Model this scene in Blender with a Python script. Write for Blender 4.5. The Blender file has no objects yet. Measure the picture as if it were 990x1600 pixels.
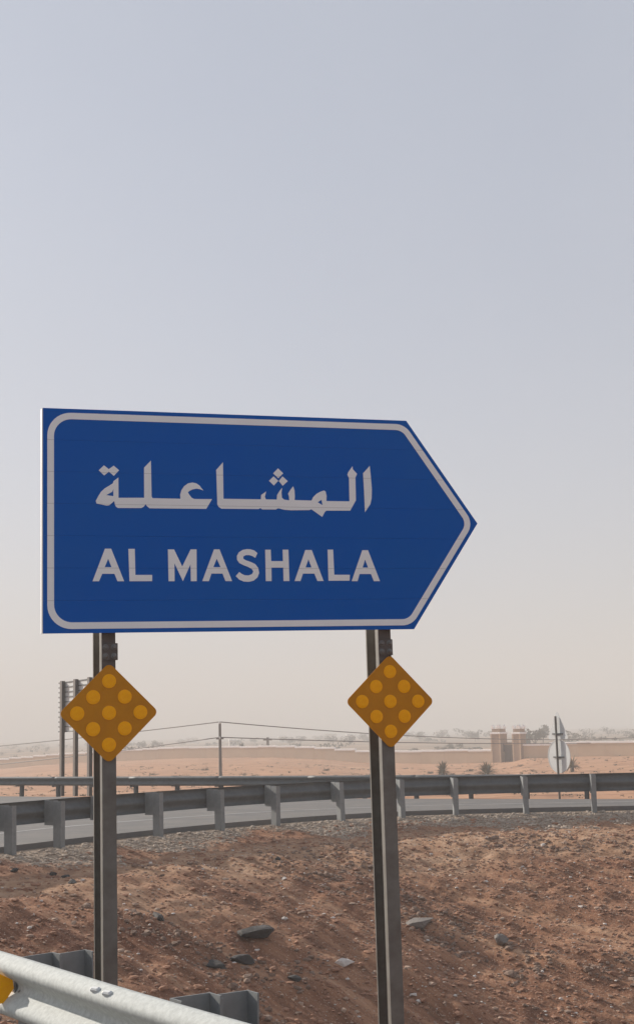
import bpy, math, random
import numpy as np
from mathutils import Vector, Matrix
from mathutils.geometry import tessellate_polygon

sc = bpy.context.scene
COL = sc.collection
R = math.radians
rng = np.random.default_rng(7)
random.seed(7)

# ------------------------------------------------------------------ camera
CAM_H = 1.85
FPX = 2100.0                      # focal length in photo pixels (990 x 1600)
PITCH = math.atan(345 / FPX)
ROLL = -0.025
cam_d = bpy.data.cameras.new('camera')
cam_d.sensor_fit = 'VERTICAL'
cam_d.sensor_height = 36.0
cam_d.lens = FPX / 1600 * 36.0
cam_d.clip_start = 0.05
cam_d.clip_end = 20000
cam = bpy.data.objects.new('camera', cam_d)
COL.objects.link(cam)
CAM_M = Matrix.Rotation(math.pi / 2 + PITCH, 3, 'X') @ Matrix.Rotation(ROLL, 3, 'Z')
cam.matrix_world = Matrix.Translation((0, 0, CAM_H)) @ CAM_M.to_4x4()
sc.camera = cam

# ------------------------------------------------------------------ sky, sun, exposure
SUN_EL = R(24)
SUN_AZ = R(-50)                   # clockwise from +Y: the sun stands ahead and to the left
S = Vector((math.sin(SUN_AZ) * math.cos(SUN_EL), math.cos(SUN_AZ) * math.cos(SUN_EL), math.sin(SUN_EL)))
world = bpy.data.worlds.new('World')
sc.world = world
world.use_nodes = True
wn = world.node_tree.nodes
wl = world.node_tree.links
wn.clear()
sky = wn.new('ShaderNodeTexSky')
sky.sky_type = 'NISHITA'
sky.sun_disc = False
sky.sun_elevation = SUN_EL
sky.sun_rotation = SUN_AZ
sky.altitude = 600
sky.air_density = 1.0
sky.dust_density = 3.0
sky.ozone_density = 3.0
# suspended dust greys the blue evenly over the whole dome
hs = wn.new('ShaderNodeHueSaturation')
hs.inputs['Saturation'].default_value = 0.72
mixd = wn.new('ShaderNodeMix')
mixd.data_type = 'RGBA'
mixd.inputs['Factor'].default_value = 0.62
mixd.inputs['B'].default_value = (4.55, 4.95, 5.75, 1)
# the dust hangs a little unevenly
tcw = wn.new('ShaderNodeTexCoord')
nzw = wn.new('ShaderNodeTexNoise')
nzw.inputs['Scale'].default_value = 2.6
nzw.inputs['Detail'].default_value = 5
mrw = wn.new('ShaderNodeMapRange')
mrw.inputs['From Min'].default_value = 0.3
mrw.inputs['From Max'].default_value = 0.7
mrw.inputs['To Min'].default_value = 0.52
mrw.inputs['To Max'].default_value = 0.72
wl.new(tcw.outputs['Generated'], nzw.inputs['Vector'])
wl.new(nzw.outputs['Fac'], mrw.inputs['Value'])
wl.new(mrw.outputs['Result'], mixd.inputs['Factor'])
bg = wn.new('ShaderNodeBackground')
bg.inputs['Strength'].default_value = 0.087
wo = wn.new('ShaderNodeOutputWorld')
wl.new(sky.outputs[0], hs.inputs['Color'])
wl.new(hs.outputs[0], mixd.inputs['A'])
wl.new(mixd.outputs['Result'], bg.inputs['Color'])
wl.new(bg.outputs[0], wo.inputs['Surface'])

sun_d = bpy.data.lights.new('sun', 'SUN')
sun_d.energy = 5.0
sun_d.angle = R(0.9)
sun_d.color = (1.0, 0.91, 0.80)
sun = bpy.data.objects.new('sun', sun_d)
sun.rotation_euler = (-S).to_track_quat('-Z', 'Y').to_euler()
sun.location = (-30, 30, 40)
COL.objects.link(sun)

sc.view_settings.view_transform = 'Standard'
sc.view_settings.look = 'None'
sc.view_settings.gamma = 1.0
sc.view_settings.exposure = 0.47
sc.render.engine = 'CYCLES'
sc.cycles.max_bounces = 6
sc.cycles.volume_bounces = 1
sc.cycles.use_denoising = True

# ------------------------------------------------------------------ helpers
def at(px, py, Y):
    """Point of the place seen at photo pixel (px, py), Y metres ahead of the camera."""
    d = CAM_M @ Vector(((px - 495) / FPX, -(py - 800) / FPX, -1))
    return Vector((0, 0, CAM_H)) + d * (Y / d.y)


def sock(n, *names):
    for k in names:
        if k in n.inputs:
            return n.inputs[k]


def material(name, base, rough=0.8, metal=0.0, noise=None, bump=None, spec=None):
    """base colour; noise=(scale, colour2, amount[, detail]); bump=(scale, strength, distance)"""
    m = bpy.data.materials.new(name)
    m.use_nodes = True
    nt = m.node_tree
    p = nt.nodes['Principled BSDF']
    p.inputs['Base Color'].default_value = (*base, 1)
    p.inputs['Roughness'].default_value = rough
    p.inputs['Metallic'].default_value = metal
    if spec is not None:
        p.inputs['Specular IOR Level'].default_value = spec
    tc = nt.nodes.new('ShaderNodeTexCoord')
    if noise:
        nz = nt.nodes.new('ShaderNodeTexNoise')
        nz.inputs['Scale'].default_value = noise[0]
        nz.inputs['Detail'].default_value = noise[3] if len(noise) > 3 else 6
        nz.inputs['Roughness'].default_value = 0.65
        nt.links.new(tc.outputs['Object'], nz.inputs['Vector'])
        cr = nt.nodes.new('ShaderNodeValToRGB')
        cr.color_ramp.elements[0].position = 0.36
        cr.color_ramp.elements[1].position = 0.66
        nt.links.new(nz.outputs['Fac'], cr.inputs['Fac'])
        mul = nt.nodes.new('ShaderNodeMath')
        mul.operation = 'MULTIPLY'
        mul.inputs[1].default_value = noise[2]
        nt.links.new(cr.outputs['Color'], mul.inputs[0])
        mx = nt.nodes.new('ShaderNodeMix')
        mx.data_type = 'RGBA'
        mx.inputs['A'].default_value = (*base, 1)
        mx.inputs['B'].default_value = (*noise[1], 1)
        nt.links.new(mul.outputs[0], mx.inputs['Factor'])
        nt.links.new(mx.outputs['Result'], p.inputs['Base Color'])
        m['mix'] = mx.name
    if bump:
        nb = nt.nodes.new('ShaderNodeTexNoise')
        nb.inputs['Scale'].default_value = bump[0]
        nb.inputs['Detail'].default_value = 5
        nt.links.new(tc.outputs['Object'], nb.inputs['Vector'])
        bp = nt.nodes.new('ShaderNodeBump')
        bp.inputs['Strength'].default_value = bump[1]
        bp.inputs['Distance'].default_value = bump[2]
        nt.links.new(nb.outputs['Fac'], bp.inputs['Height'])
        nt.links.new(bp.outputs[0], p.inputs['Normal'])
    return m


class MB:
    """collects shapes and links them as one mesh object"""
    def __init__(self):
        self.v = []
        self.f = []

    def add(self, v, f):
        o = len(self.v)
        self.v += [tuple(p) for p in v]
        self.f += [tuple(i + o for i in q) for q in f]
        return self

    def box(self, x0, x1, y0, y1, z0, z1):
        v = [(x0, y0, z0), (x1, y0, z0), (x1, y1, z0), (x0, y1, z0), (x0, y0, z1), (x1, y0, z1), (x1, y1, z1), (x0, y1, z1)]
        return self.add(v, [(3, 2, 1, 0), (4, 5, 6, 7), (0, 1, 5, 4), (1, 2, 6, 5), (2, 3, 7, 6), (3, 0, 4, 7)])

    def bevel_box(self, x0, x1, y0, y1, z0, z1, b=0.01):
        """box with chamfered vertical edges and top"""
        ring = lambda x0, x1, y0, y1, z, b: [(x0 + b, y0, z), (x1 - b, y0, z), (x1, y0 + b, z), (x1, y1 - b, z), (x1 - b, y1, z), (x0 + b, y1, z), (x0, y1 - b, z), (x0, y0 + b, z)]
        v = ring(x0, x1, y0, y1, z0, b) + ring(x0, x1, y0, y1, z1 - b, b) + ring(x0 + b, x1 - b, y0 + b, y1 - b, z1, b)
        f = [tuple(range(7, -1, -1)), tuple(range(16, 24))]
        for r in range(2):
            for i in range(8):
                j = (i + 1) % 8
                f.append((r * 8 + i, r * 8 + j, r * 8 + 8 + j, r * 8 + 8 + i))
        return self.add(v, f)

    def prism(self, poly, z0, z1, axis='z', holes=()):
        """closed 2-D outline(s) extruded; axis z: (a,b)->(a,b,z); axis y: (a,b)->(a,y,b) with z0/z1 as y"""
        def P(a, b, h):
            return (a, b, h) if axis == 'z' else (a, h, b)
        loops = [list(poly)] + [list(h) for h in holes]
        flat = [q for l in loops for q in l]
        tris = tessellate_polygon([[Vector((q[0], q[1], 0)) for q in l] for l in loops])
        n = len(flat)
        v = [P(*q, z0) for q in flat] + [P(*q, z1) for q in flat]
        f = []
        for t in tris:
            f.append((t[0], t[1], t[2]))
            f.append((t[2] + n, t[1] + n, t[0] + n))
        k = 0
        for l in loops:
            m = len(l)
            for i in range(m):
                j = (i + 1) % m
                f.append((k + i, k + j, k + j + n, k + i + n))
            k += m
        return self.add(v, f)

    def tube(self, pts, r, n=8, cap=True):
        pts = [Vector(p) for p in pts]
        rs = r if isinstance(r, (list, tuple)) else [r] * len(pts)
        v, f = [], []
        for i, p in enumerate(pts):
            d = (pts[min(i + 1, len(pts) - 1)] - pts[max(i - 1, 0)]).normalized()
            a = d.cross(Vector((0, 0, 1)) if abs(d.z) < 0.9 else Vector((1, 0, 0))).normalized()
            b = d.cross(a)
            for k in range(n):
                t = 2 * math.pi * k / n
                v.append(p + (a * math.cos(t) + b * math.sin(t)) * rs[i])
        for i in range(len(pts) - 1):
            for k in range(n):
                j = (k + 1) % n
                f.append((i * n + k, i * n + j, (i + 1) * n + j, (i + 1) * n + k))
        if cap:
            f.append(tuple(range(n - 1, -1, -1)))
            f.append(tuple(range((len(pts) - 1) * n, len(pts) * n)))
        return self.add(v, f)

    def mesh(self, name, mat, smooth=False, fix=True):
        me = bpy.data.meshes.new(name)
        me.from_pydata(self.v, [], self.f)
        if fix:
            import bmesh
            bm = bmesh.new()
            bm.from_mesh(me)
            bmesh.ops.recalc_face_normals(bm, faces=bm.faces)
            bm.to_mesh(me)
            bm.free()
        if smooth:
            me.polygons.foreach_set('use_smooth', [True] * len(me.polygons))
        me.materials.append(mat)
        return me

    def build(self, name, mat, parent=None, loc=(0, 0, 0), rot=(0, 0, 0), smooth=False, fix=True):
        return link(name, self.mesh(name, mat, smooth, fix), parent, loc, rot)


def link(name, me, parent=None, loc=(0, 0, 0), rot=(0, 0, 0), scale=(1, 1, 1)):
    o = bpy.data.objects.new(name, me)
    COL.objects.link(o)
    o.parent = parent
    o.location = loc
    o.rotation_euler = rot
    o.scale = scale
    return o


def empty(name, loc, rot=(0, 0, 0)):
    o = link(name, None, None, loc, rot)
    o.empty_display_size = 0.2
    return o


def tag(o, label=None, cat=None, group=None, kind=None):
    if label:
        o['label'] = label
    if cat:
        o['category'] = cat
    if group:
        o['group'] = group
    if kind:
        o['kind'] = kind
    return o


# smooth value noise for terrain (numpy)
def _hash(ix, iy, seed):
    h = (ix.astype(np.int64) * 374761393 + iy.astype(np.int64) * 668265263 + seed * 1442695041) & 0x7fffffff
    h = ((h ^ (h >> 13)) * 1274126177) & 0x7fffffff
    return ((h ^ (h >> 16)) & 0xffff) / 65535.0


def vnoise(x, y, seed=0):
    ix, iy = np.floor(x), np.floor(y)
    fx, fy = x - ix, y - iy
    fx = fx * fx * (3 - 2 * fx)
    fy = fy * fy * (3 - 2 * fy)
    a, b = _hash(ix, iy, seed), _hash(ix + 1, iy, seed)
    c, d = _hash(ix, iy + 1, seed), _hash(ix + 1, iy + 1, seed)
    return (a * (1 - fx) + b * fx) * (1 - fy) + (c * (1 - fx) + d * fx) * fy - 0.5


def fbm(x, y, oct=4, seed=0, gain=0.5):
    t, a = 0, 1.0
    for k in range(oct):
        t = t + a * vnoise(x * 2 ** k + 17.3 * k, y * 2 ** k + 5.1 * k, seed + k)
        a *= gain
    return t


def sstep(a, b, x):
    t = np.clip((x - a) / (b - a), 0, 1)
    return t * t * (3 - 2 * t)


# ------------------------------------------------------------------ plan of the place
def g1(X):                       # post line of the rail along the curving ramp
    X = np.asarray(X, float)
    q = 30.85 + 0.66 * X - 0.10 * X ** 2
    q = np.where(X > 3.3, 30.85 + 0.66 * 3.3 - 0.10 * 3.3 ** 2 - 0.012 * (X - 3.3) ** 2, q)
    return np.where(X < -6, 30.85 - 3.96 - 3.6 + 1.86 * (X + 6), q)


def g1p(X):
    return (g1(X + 0.05) - g1(X - 0.05)) / 0.1


def g2(X):                       # rail on the outer side of the ramp
    X = np.asarray(X, float)
    return 42.5 - 0.62 * X + 0.004 * X ** 2


NA = np.array((-1.348, 7.407))   # near rail posts
NB = np.array((-0.407, 6.088))
ND = (NB - NA) / np.linalg.norm(NB - NA)
NN = np.array((-ND[1], ND[0]))   # towards the gore
if NN[0] < 0:
    NN = -NN


def near_r(X, Y):
    return (X - NA[0]) * NN[0] + (Y - NA[1]) * NN[1]


TAN_W = 1.0                      # the far perimeter wall runs from far left to near right


def wall_y(k):                   # distance ahead at which the wall crosses the bearing k = X / Y
    return (170 + 21.9 * TAN_W) / (1 + np.asarray(k, float) * TAN_W)


def wall_top(k):                 # crest of the wall by bearing; it steps over gentle rises
    x = 495 + np.asarray(k, float) * 2100
    dy = np.interp(x, [-300, 0, 90, 180, 280, 420, 490, 580, 755, 790, 805, 900, 1100], [36, 28.5, 23, 19, 17.5, 19, 23, 31, 33, 31, 26.5, 25, 24])
    return CAM_H - dy * wall_y(k) / 2100


def ground_z(X, Y, detail=True):
    X = np.asarray(X, float)
    Y = np.asarray(Y, float)
    sl = g1p(X)
    c = 1 / np.sqrt(1 + sl ** 2)
    s = (g1(X) - Y) * c                       # metres from the ramp rail towards the gore
    # gore side: gravel shoulder, then a fill slope
    far = -0.10 - 0.17 * np.clip(s, 0, 1.4) - (0.195 + 0.025 * sstep(1, 7, X)) * 0.8 * np.logaddexp(0, (s - 2.4) / 0.8) - 0.045 * np.logaddexp(0, s - 6.0)
    r = near_r(X, Y)
    near = -0.08 - 0.42 * np.clip(r - 0.35, 0, 40)
    k = 0.35
    gore = np.logaddexp(far / k, near / k) * k
    # beyond the outer rail the desert drops, then runs level
    e = Y - g2(X)
    lvl = wall_top(np.clip(X / np.maximum(Y, 60), -0.4, 0.3)) - 1.65
    lvl = np.where(Y > 270, lvl * np.clip(1 - (Y - 270) / 250, 0, 1) + -1.9 * np.clip((Y - 270) / 250, 0, 1), lvl)
    w = sstep(30, 125, e)
    des = -0.28 * (1 - sstep(2, 26, e)) + -1.75 * sstep(2, 26, e)
    des = des * (1 - w) + lvl * w
    base = np.where(s > -0.4, gore, np.where(e > -0.9, des, -0.30))
    if detail:
        t = X * 0.60 + Y * 0.80                # across the run-off
        fl_ = X * 0.80 - Y * 0.60              # along it
        rill = sstep(1.3, 3.2, s) * (r > 0.4)
        base = base + rill * (0.17 * fbm(t * 1.3, fl_ * 0.15, 5, 3, 0.6) + 0.16 * fbm(X * 0.33, Y * 0.33, 3, 9) + 0.07 * fbm(X * 2.9, Y * 2.9, 3, 21, 0.6))
        base = base + sstep(0.0, 0.5, s) * (1 - rill) * 0.05 * fbm(X * 2.5, Y * 2.5, 3, 31)
        base = base + sstep(1.5, 12, e) * np.clip(1 - Y / 900, 0, 1) * (0.35 * fbm(X * 0.09, Y * 0.06, 4, 41) + 0.10 * fbm(X * 0.6, Y * 0.3, 3, 43))
        base = base + sstep(400, 1500, Y) * 3.0 * fbm(X * 0.004, Y * 0.003, 3, 47)
    return base


def gz(x, y):
    return float(ground_z(np.array([x]), np.array([y]))[0])


ORD = ['first', 'second', 'third', 'fourth', 'fifth', 'sixth', 'seventh', 'eighth', 'ninth', 'tenth', 'eleventh', 'twelfth']


# ------------------------------------------------------------------ materials
M = {}
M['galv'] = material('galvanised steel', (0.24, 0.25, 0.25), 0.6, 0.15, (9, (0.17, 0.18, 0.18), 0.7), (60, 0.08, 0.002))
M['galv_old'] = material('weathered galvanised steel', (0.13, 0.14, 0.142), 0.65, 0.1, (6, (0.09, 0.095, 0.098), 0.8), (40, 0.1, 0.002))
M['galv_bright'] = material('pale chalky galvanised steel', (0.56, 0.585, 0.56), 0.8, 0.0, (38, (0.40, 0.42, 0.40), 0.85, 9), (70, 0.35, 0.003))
M['post_grey'] = material('grey painted post', (0.165, 0.16, 0.145), 0.6, 0.0, (7, (0.105, 0.092, 0.078), 0.85, 10))
M['post_brown'] = material('brown splice steel', (0.115, 0.095, 0.085), 0.65, 0.1, (12, (0.075, 0.06, 0.055), 0.6))
M['bolt'] = material('bolt steel', (0.16, 0.155, 0.15), 0.45, 0.4)
M['blue'] = material('blue reflective sheeting', (0.000, 0.098, 0.45), 0.55, 0.0, (1.3, (0.003, 0.106, 0.43), 0.8, 9), (3, 0.03, 0.004), spec=0.06)
M['alu_edge'] = material('aluminium edge', (0.80, 0.80, 0.79), 0.45, 0.3, (8, (0.68, 0.68, 0.67), 0.5))
M['ochre'] = material('ochre marker plate', (0.58, 0.245, 0.012), 0.6, 0.0, (7, (0.50, 0.205, 0.012), 0.9, 9), spec=0.08)
M['amber'] = material('amber reflector', (1.0, 0.46, 0.002), 0.5, 0.0, (60, (0.97, 0.39, 0.002), 0.8), (120, 0.3, 0.002), spec=0.08)
M['asphalt'] = material('asphalt', (0.115, 0.112, 0.11), 0.9, 0.0, (0.9, (0.185, 0.165, 0.148), 0.7, 10), (90, 0.3, 0.01))
M['paint'] = material('worn road paint', (0.34, 0.335, 0.33), 0.8, 0.0, (2.4, (0.17, 0.165, 0.16), 0.8))
M['gravel'] = material('grey gravel', (0.48, 0.40, 0.32), 0.9, 0.0, (5, (0.24, 0.185, 0.145), 0.9))
M['pebble'] = material('tan pebbles', (0.42, 0.30, 0.22), 0.9, 0.0, (3, (0.26, 0.165, 0.12), 0.9))
M['clod'] = material('soil clods', (0.36, 0.19, 0.115), 0.95, 0.0, (2, (0.18, 0.085, 0.050), 0.9))
M['rubble'] = material('brown rubble', (0.27, 0.185, 0.135), 0.95, 0.0, (4, (0.13, 0.08, 0.058), 0.9))
M['pale_stone'] = material('pale stone', (0.62, 0.57, 0.52), 0.85, 0.0, (9, (0.45, 0.40, 0.36), 0.8), (14, 0.4, 0.02))
M['grey_stone'] = material('grey stone', (0.20, 0.175, 0.155), 0.9, 0.0, (7, (0.13, 0.112, 0.10), 0.8), (14, 0.5, 0.02))
M['dark_stone'] = material('asphalt lump', (0.055, 0.050, 0.048), 0.9, 0.0, (9, (0.035, 0.032, 0.030), 0.8), (20, 0.6, 0.02))
M['wall'] = material('sand coloured wall render', (0.56, 0.42, 0.29), 0.9, 0.0, (0.35, (0.50, 0.36, 0.24), 0.8))
M['white_trim'] = material('white painted coping', (0.93, 0.91, 0.89), 0.8, 0.0, (0.6, (0.80, 0.77, 0.74), 0.6))
M['tower'] = material('brown tower render', (0.36, 0.25, 0.175), 0.9, 0.0, (0.7, (0.30, 0.20, 0.14), 0.8))
M['gate'] = material('dark gate leaf', (0.085, 0.05, 0.04), 0.7, 0.0, (2, (0.065, 0.04, 0.03), 0.7))
M['slit'] = material('dark opening', (0.06, 0.045, 0.04), 0.9)
M['sign_back'] = material('pale sign back', (0.60, 0.62, 0.62), 0.6, 0.1, (3, (0.50, 0.52, 0.52), 0.6))
M['wood'] = material('weathered pole', (0.10, 0.09, 0.085), 0.85, 0.0, (4, (0.07, 0.06, 0.055), 0.7))
M['wire'] = material('cable', (0.10, 0.09, 0.09), 0.7)
M['dry_leaf'] = material('dry frond', (0.18, 0.155, 0.105), 0.85, 0.0, (2.5, (0.11, 0.095, 0.065), 0.9))
M['leaf'] = material('dusty foliage', (0.060, 0.062, 0.040), 0.9, 0.0, (0.8, (0.038, 0.042, 0.028), 0.9))
M['bark'] = material('bark', (0.12, 0.09, 0.07), 0.9)
M['house'] = material('far house render', (0.62, 0.57, 0.51), 0.9, 0.0, (0.3, (0.54, 0.49, 0.44), 0.6))
M['ridge'] = material('far ridge rock', (0.34, 0.25, 0.19), 0.95, 0.0, (0.004, (0.26, 0.19, 0.145), 0.8))


def film_material():
    """white sheeting, faintly creased along the plank joints under it"""
    m = material('white reflective film', (0.86, 0.87, 0.88), 0.5, 0.0, (3, (0.80, 0.81, 0.82), 0.7), spec=0.3)
    nt = m.node_tree
    p = nt.nodes['Principled BSDF']
    tc = nt.nodes.new('ShaderNodeTexCoord')
    sep = nt.nodes.new('ShaderNodeSeparateXYZ')
    nt.links.new(tc.outputs['Object'], sep.inputs[0])
    a = nt.nodes.new('ShaderNodeMath')
    a.operation = 'PINGPONG'
    a.inputs[1].default_value = 1.475 / 14
    b = nt.nodes.new('ShaderNodeMath')
    b.operation = 'LESS_THAN'
    b.inputs[1].default_value = 0.0025
    nt.links.new(sep.outputs['Z'], a.inputs[0])
    nt.links.new(a.outputs[0], b.inputs[0])
    sc_ = nt.nodes.new('ShaderNodeMath')
    sc_.operation = 'MULTIPLY'
    sc_.inputs[1].default_value = 0.30
    nt.links.new(b.outputs[0], sc_.inputs[0])
    mx = nt.nodes.new('ShaderNodeMix')
    mx.data_type = 'RGBA'
    mx.inputs['B'].default_value = (0.2, 0.19, 0.19, 1)
    old = p.inputs['Base Color'].links[0].from_socket
    nt.links.new(old, mx.inputs['A'])
    nt.links.new(sc_.outputs[0], mx.inputs['Factor'])
    nt.links.new(mx.outputs['Result'], p.inputs['Base Color'])
    return m


M['film'] = film_material()


def ground_material():
    m = bpy.data.materials.new('desert soil')
    m.use_nodes = True
    nt = m.node_tree
    N, Lk = nt.nodes, nt.links
    p = N['Principled BSDF']
    p.inputs['Roughness'].default_value = 0.95
    p.inputs['Specular IOR Level'].default_value = 0.15
    tc = N.new('ShaderNodeTexCoord')

    def noise(scale, detail=6, vec=None, rough=0.6):
        n = N.new('ShaderNodeTexNoise')
        n.inputs['Scale'].default_value = scale
        n.inputs['Detail'].default_value = detail
        n.inputs['Roughness'].default_value = rough
        Lk.new(vec or tc.outputs['Object'], n.inputs['Vector'])
        return n.outputs['Fac']

    def ramp(src, stops):
        r = N.new('ShaderNodeValToRGB')
        e = r.color_ramp.elements
        e[0].position, e[0].color = stops[0][0], (*stops[0][1], 1)
        e[1].position, e[1].color = stops[-1][0], (*stops[-1][1], 1)
        for q in stops[1:-1]:
            k = e.new(q[0])
            k.color = (*q[1], 1)
        Lk.new(src, r.inputs['Fac'])
        return r.outputs['Color']

    def mix(fac, a, b):
        x = N.new('ShaderNodeMix')
        x.data_type = 'RGBA'
        Lk.new(fac, x.inputs['Factor'])
        Lk.new(a, x.inputs['A'])
        Lk.new(b, x.inputs['B'])
        return x.outputs['Result']

    def attr(n):
        a = N.new('ShaderNodeAttribute')
        a.attribute_name = n
        return a.outputs['Fac']
    # soil colour painted with run-off streaks and long stone shadows: coordinates (along ramp, down slope) are stored per vertex
    at_ = N.new('ShaderNodeAttribute')
    at_.attribute_name = 'flow_shade'
    soil = ramp(noise(1.1, 8, at_.outputs['Vector'], 0.68), [(0.35, (0.075, 0.031, 0.019)), (0.45, (0.185, 0.082, 0.047)), (0.54, (0.33, 0.165, 0.094)), (0.66, (0.54, 0.33, 0.205))])
    soil2 = ramp(noise(0.35, 5), [(0.38, (0.15, 0.060, 0.035)), (0.62, (0.42, 0.235, 0.138))])
    half = N.new('ShaderNodeValue')
    half.outputs[0].default_value = 0.28
    soil = mix(half.outputs[0], soil, soil2)
    spk = ramp(noise(34, 3, None, 0.7), [(0.60, (0, 0, 0)), (0.70, (1, 1, 1))])
    pale = N.new('ShaderNodeRGB')
    pale.outputs[0].default_value = (0.60, 0.46, 0.35, 1)
    soil = mix(spk, soil, pale.outputs[0])
    grav = ramp(noise(11, 6, None, 0.75), [(0.33, (0.15, 0.11, 0.083)), (0.5, (0.34, 0.26, 0.195)), (0.66, (0.50, 0.40, 0.31))])
    mp = N.new('ShaderNodeMapping')
    mp.inputs['Scale'].default_value = (0.35, 1.3, 1.0)
    Lk.new(tc.outputs['Object'], mp.inputs['Vector'])
    sand = ramp(noise(0.55, 9, mp.outputs[0], 0.72), [(0.36, (0.25, 0.125, 0.072)), (0.47, (0.42, 0.225, 0.13)), (0.56, (0.50, 0.28, 0.165)), (0.69, (0.55, 0.38, 0.255))])
    scrub = ramp(noise(0.02, 8, None, 0.7), [(0.40, (0.17, 0.135, 0.10)), (0.62, (0.40, 0.27, 0.18))])
    wash = ramp(noise(2.6, 8, None, 0.7), [(0.34, (0.24, 0.135, 0.082)), (0.5, (0.42, 0.255, 0.158)), (0.66, (0.56, 0.385, 0.26))])
    soil = mix(attr('wash'), soil, wash)
    c = mix(attr('gravel'), soil, grav)
    c = mix(attr('sand'), c, sand)
    c = mix(attr('plain'), c, scrub)
    Lk.new(c, p.inputs['Base Color'])
    b = N.new('ShaderNodeBump')
    b.inputs['Strength'].default_value = 0.9
    b.inputs['Distance'].default_value = 0.05
    Lk.new(noise(7, 8, None, 0.7), b.inputs['Height'])
    Lk.new(b.outputs[0], p.inputs['Normal'])
    return m


M['ground'] = ground_material()

# ------------------------------------------------------------------ ground, roads, hills
def axis_lines(lo, hi, d, far_lo, far_hi, grow):
    core = list(np.arange(lo, hi + d / 2, d))
    a, st = core[0], d
    left = []
    while a > far_lo:
        st *= grow
        a -= st
        left.append(max(a, far_lo))
    a, st = core[-1], d
    right = []
    while a < far_hi:
        st *= grow
        a += st
        right.append(min(a, far_hi))
    return np.array(left[::-1] + core + right)


def np_mesh(name, V, F, mat, smooth=False):
    """V (n,3) floats, F (m,k) ints"""
    me = bpy.data.meshes.new(name)
    me.vertices.add(len(V))
    me.vertices.foreach_set('co', np.asarray(V, np.float32).ravel())
    k = F.shape[1]
    me.loops.add(F.size)
    me.loops.foreach_set('vertex_index', F.astype(np.int32).ravel())
    me.polygons.add(len(F))
    me.polygons.foreach_set('loop_start', np.arange(0, F.size, k, dtype=np.int32))
    me.update(calc_edges=True)
    me.polygons.foreach_set('use_smooth', np.full(len(F), bool(smooth)))
    me.materials.append(mat)
    me.validate()
    return me


xs = axis_lines(-9, 12.5, 0.085, -5000, 5000, 1.10)
ys = axis_lines(12, 37, 0.085, -300, 5500, 1.045)
GX, GY = np.meshgrid(xs, ys)
GZ = ground_z(GX, GY)
nx, ny = len(xs), len(ys)
idx = np.arange(nx * ny).reshape(ny, nx)
F = np.stack([idx[:-1, :-1], idx[:-1, 1:], idx[1:, 1:], idx[1:, :-1]], -1).reshape(-1, 4)
me = np_mesh('ground', np.stack([GX, GY, GZ], -1).reshape(-1, 3), F, M['ground'], True)
slp = g1p(GX)
cc = 1 / np.sqrt(1 + slp ** 2)
ss = (g1(GX) - GY) * cc
tt = GX * 0.60 + GY * 0.80
ff = GX * 0.80 - GY * 0.60
ee = GY - g2(GX)


def set_attr(name, a):
    at_ = me.attributes.new(name, 'FLOAT', 'POINT')
    at_.data.foreach_set('value', a.astype(np.float32).ravel())


wob = fbm(GX * 0.7, GY * 0.7, 3, 5)
set_attr('gravel', (1 - sstep(0.55, 1.2, ss + 1.5 * wob)) * (ss > -3))
set_attr('wash', 0.85 * sstep(0.8, 1.8, ss) * (1 - sstep(2.6, 6.0, ss + 4.0 * wob + 2.5 * fbm(GX * 0.25, GY * 0.25, 2, 15))))
set_attr('sand', sstep(0.3, 2.0, ee))
set_attr('plain', sstep(2, 40, GY - wall_y(np.clip(GX / np.maximum(GY, 20), -0.5, 0.5))))
fl = me.attributes.new('flow_shade', 'FLOAT_VECTOR', 'POINT')
fl.data.foreach_set('vector', np.stack([tt * 2.0 + 0.35 * wob, ff * 0.22, GZ * 0], -1).astype(np.float32).ravel())
ground = link('ground', me)
tag(ground, kind='structure')


def road_z(X, Y):
    return -0.12 * np.clip((Y - g1(X)) / (g2(X) - g1(X)), 0, 1)


def strip(name, mat, near_fn, far_fn, zfn, X, skirt=0.3, lift=0.0):
    Yn, Yf = near_fn(X), far_fn(X)
    zn, zf = zfn(X, Yn) + lift, zfn(X, Yf) + lift
    n = len(X)
    rows = [np.stack([X, Yn, zn], -1), np.stack([X, Yf, zf], -1)]
    if skirt:
        rows = [np.stack([X, Yn - 0.02, zn - skirt], -1)] + rows + [np.stack([X, Yf + 0.02, zf - skirt], -1)]
    V = np.concatenate(rows)
    m = len(rows)
    ix = np.arange(n * m).reshape(m, n)
    F = np.stack([ix[:-1, :-1], ix[:-1, 1:], ix[1:, 1:], ix[1:, :-1]], -1).reshape(-1, 4)
    return link(name, np_mesh(name, V, F, mat))


def c1(X):
    return 1 / np.sqrt(1 + g1p(X) ** 2)


RX = np.linspace(-17, 16, 150)
tag(strip('ramp_road', M['asphalt'], lambda X: np.maximum(g1(X) + 0.28 / c1(X), 20.6), lambda X: g2(X) - 0.95, road_z, RX), kind='structure')
LX = np.linspace(-7.0, 15, 110)
tag(strip('road_edge_line', M['paint'], lambda X: g1(X) + 2.85 / c1(X), lambda X: g1(X) + 3.02 / c1(X), road_z, LX, 0, 0.004), kind='structure')
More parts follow.
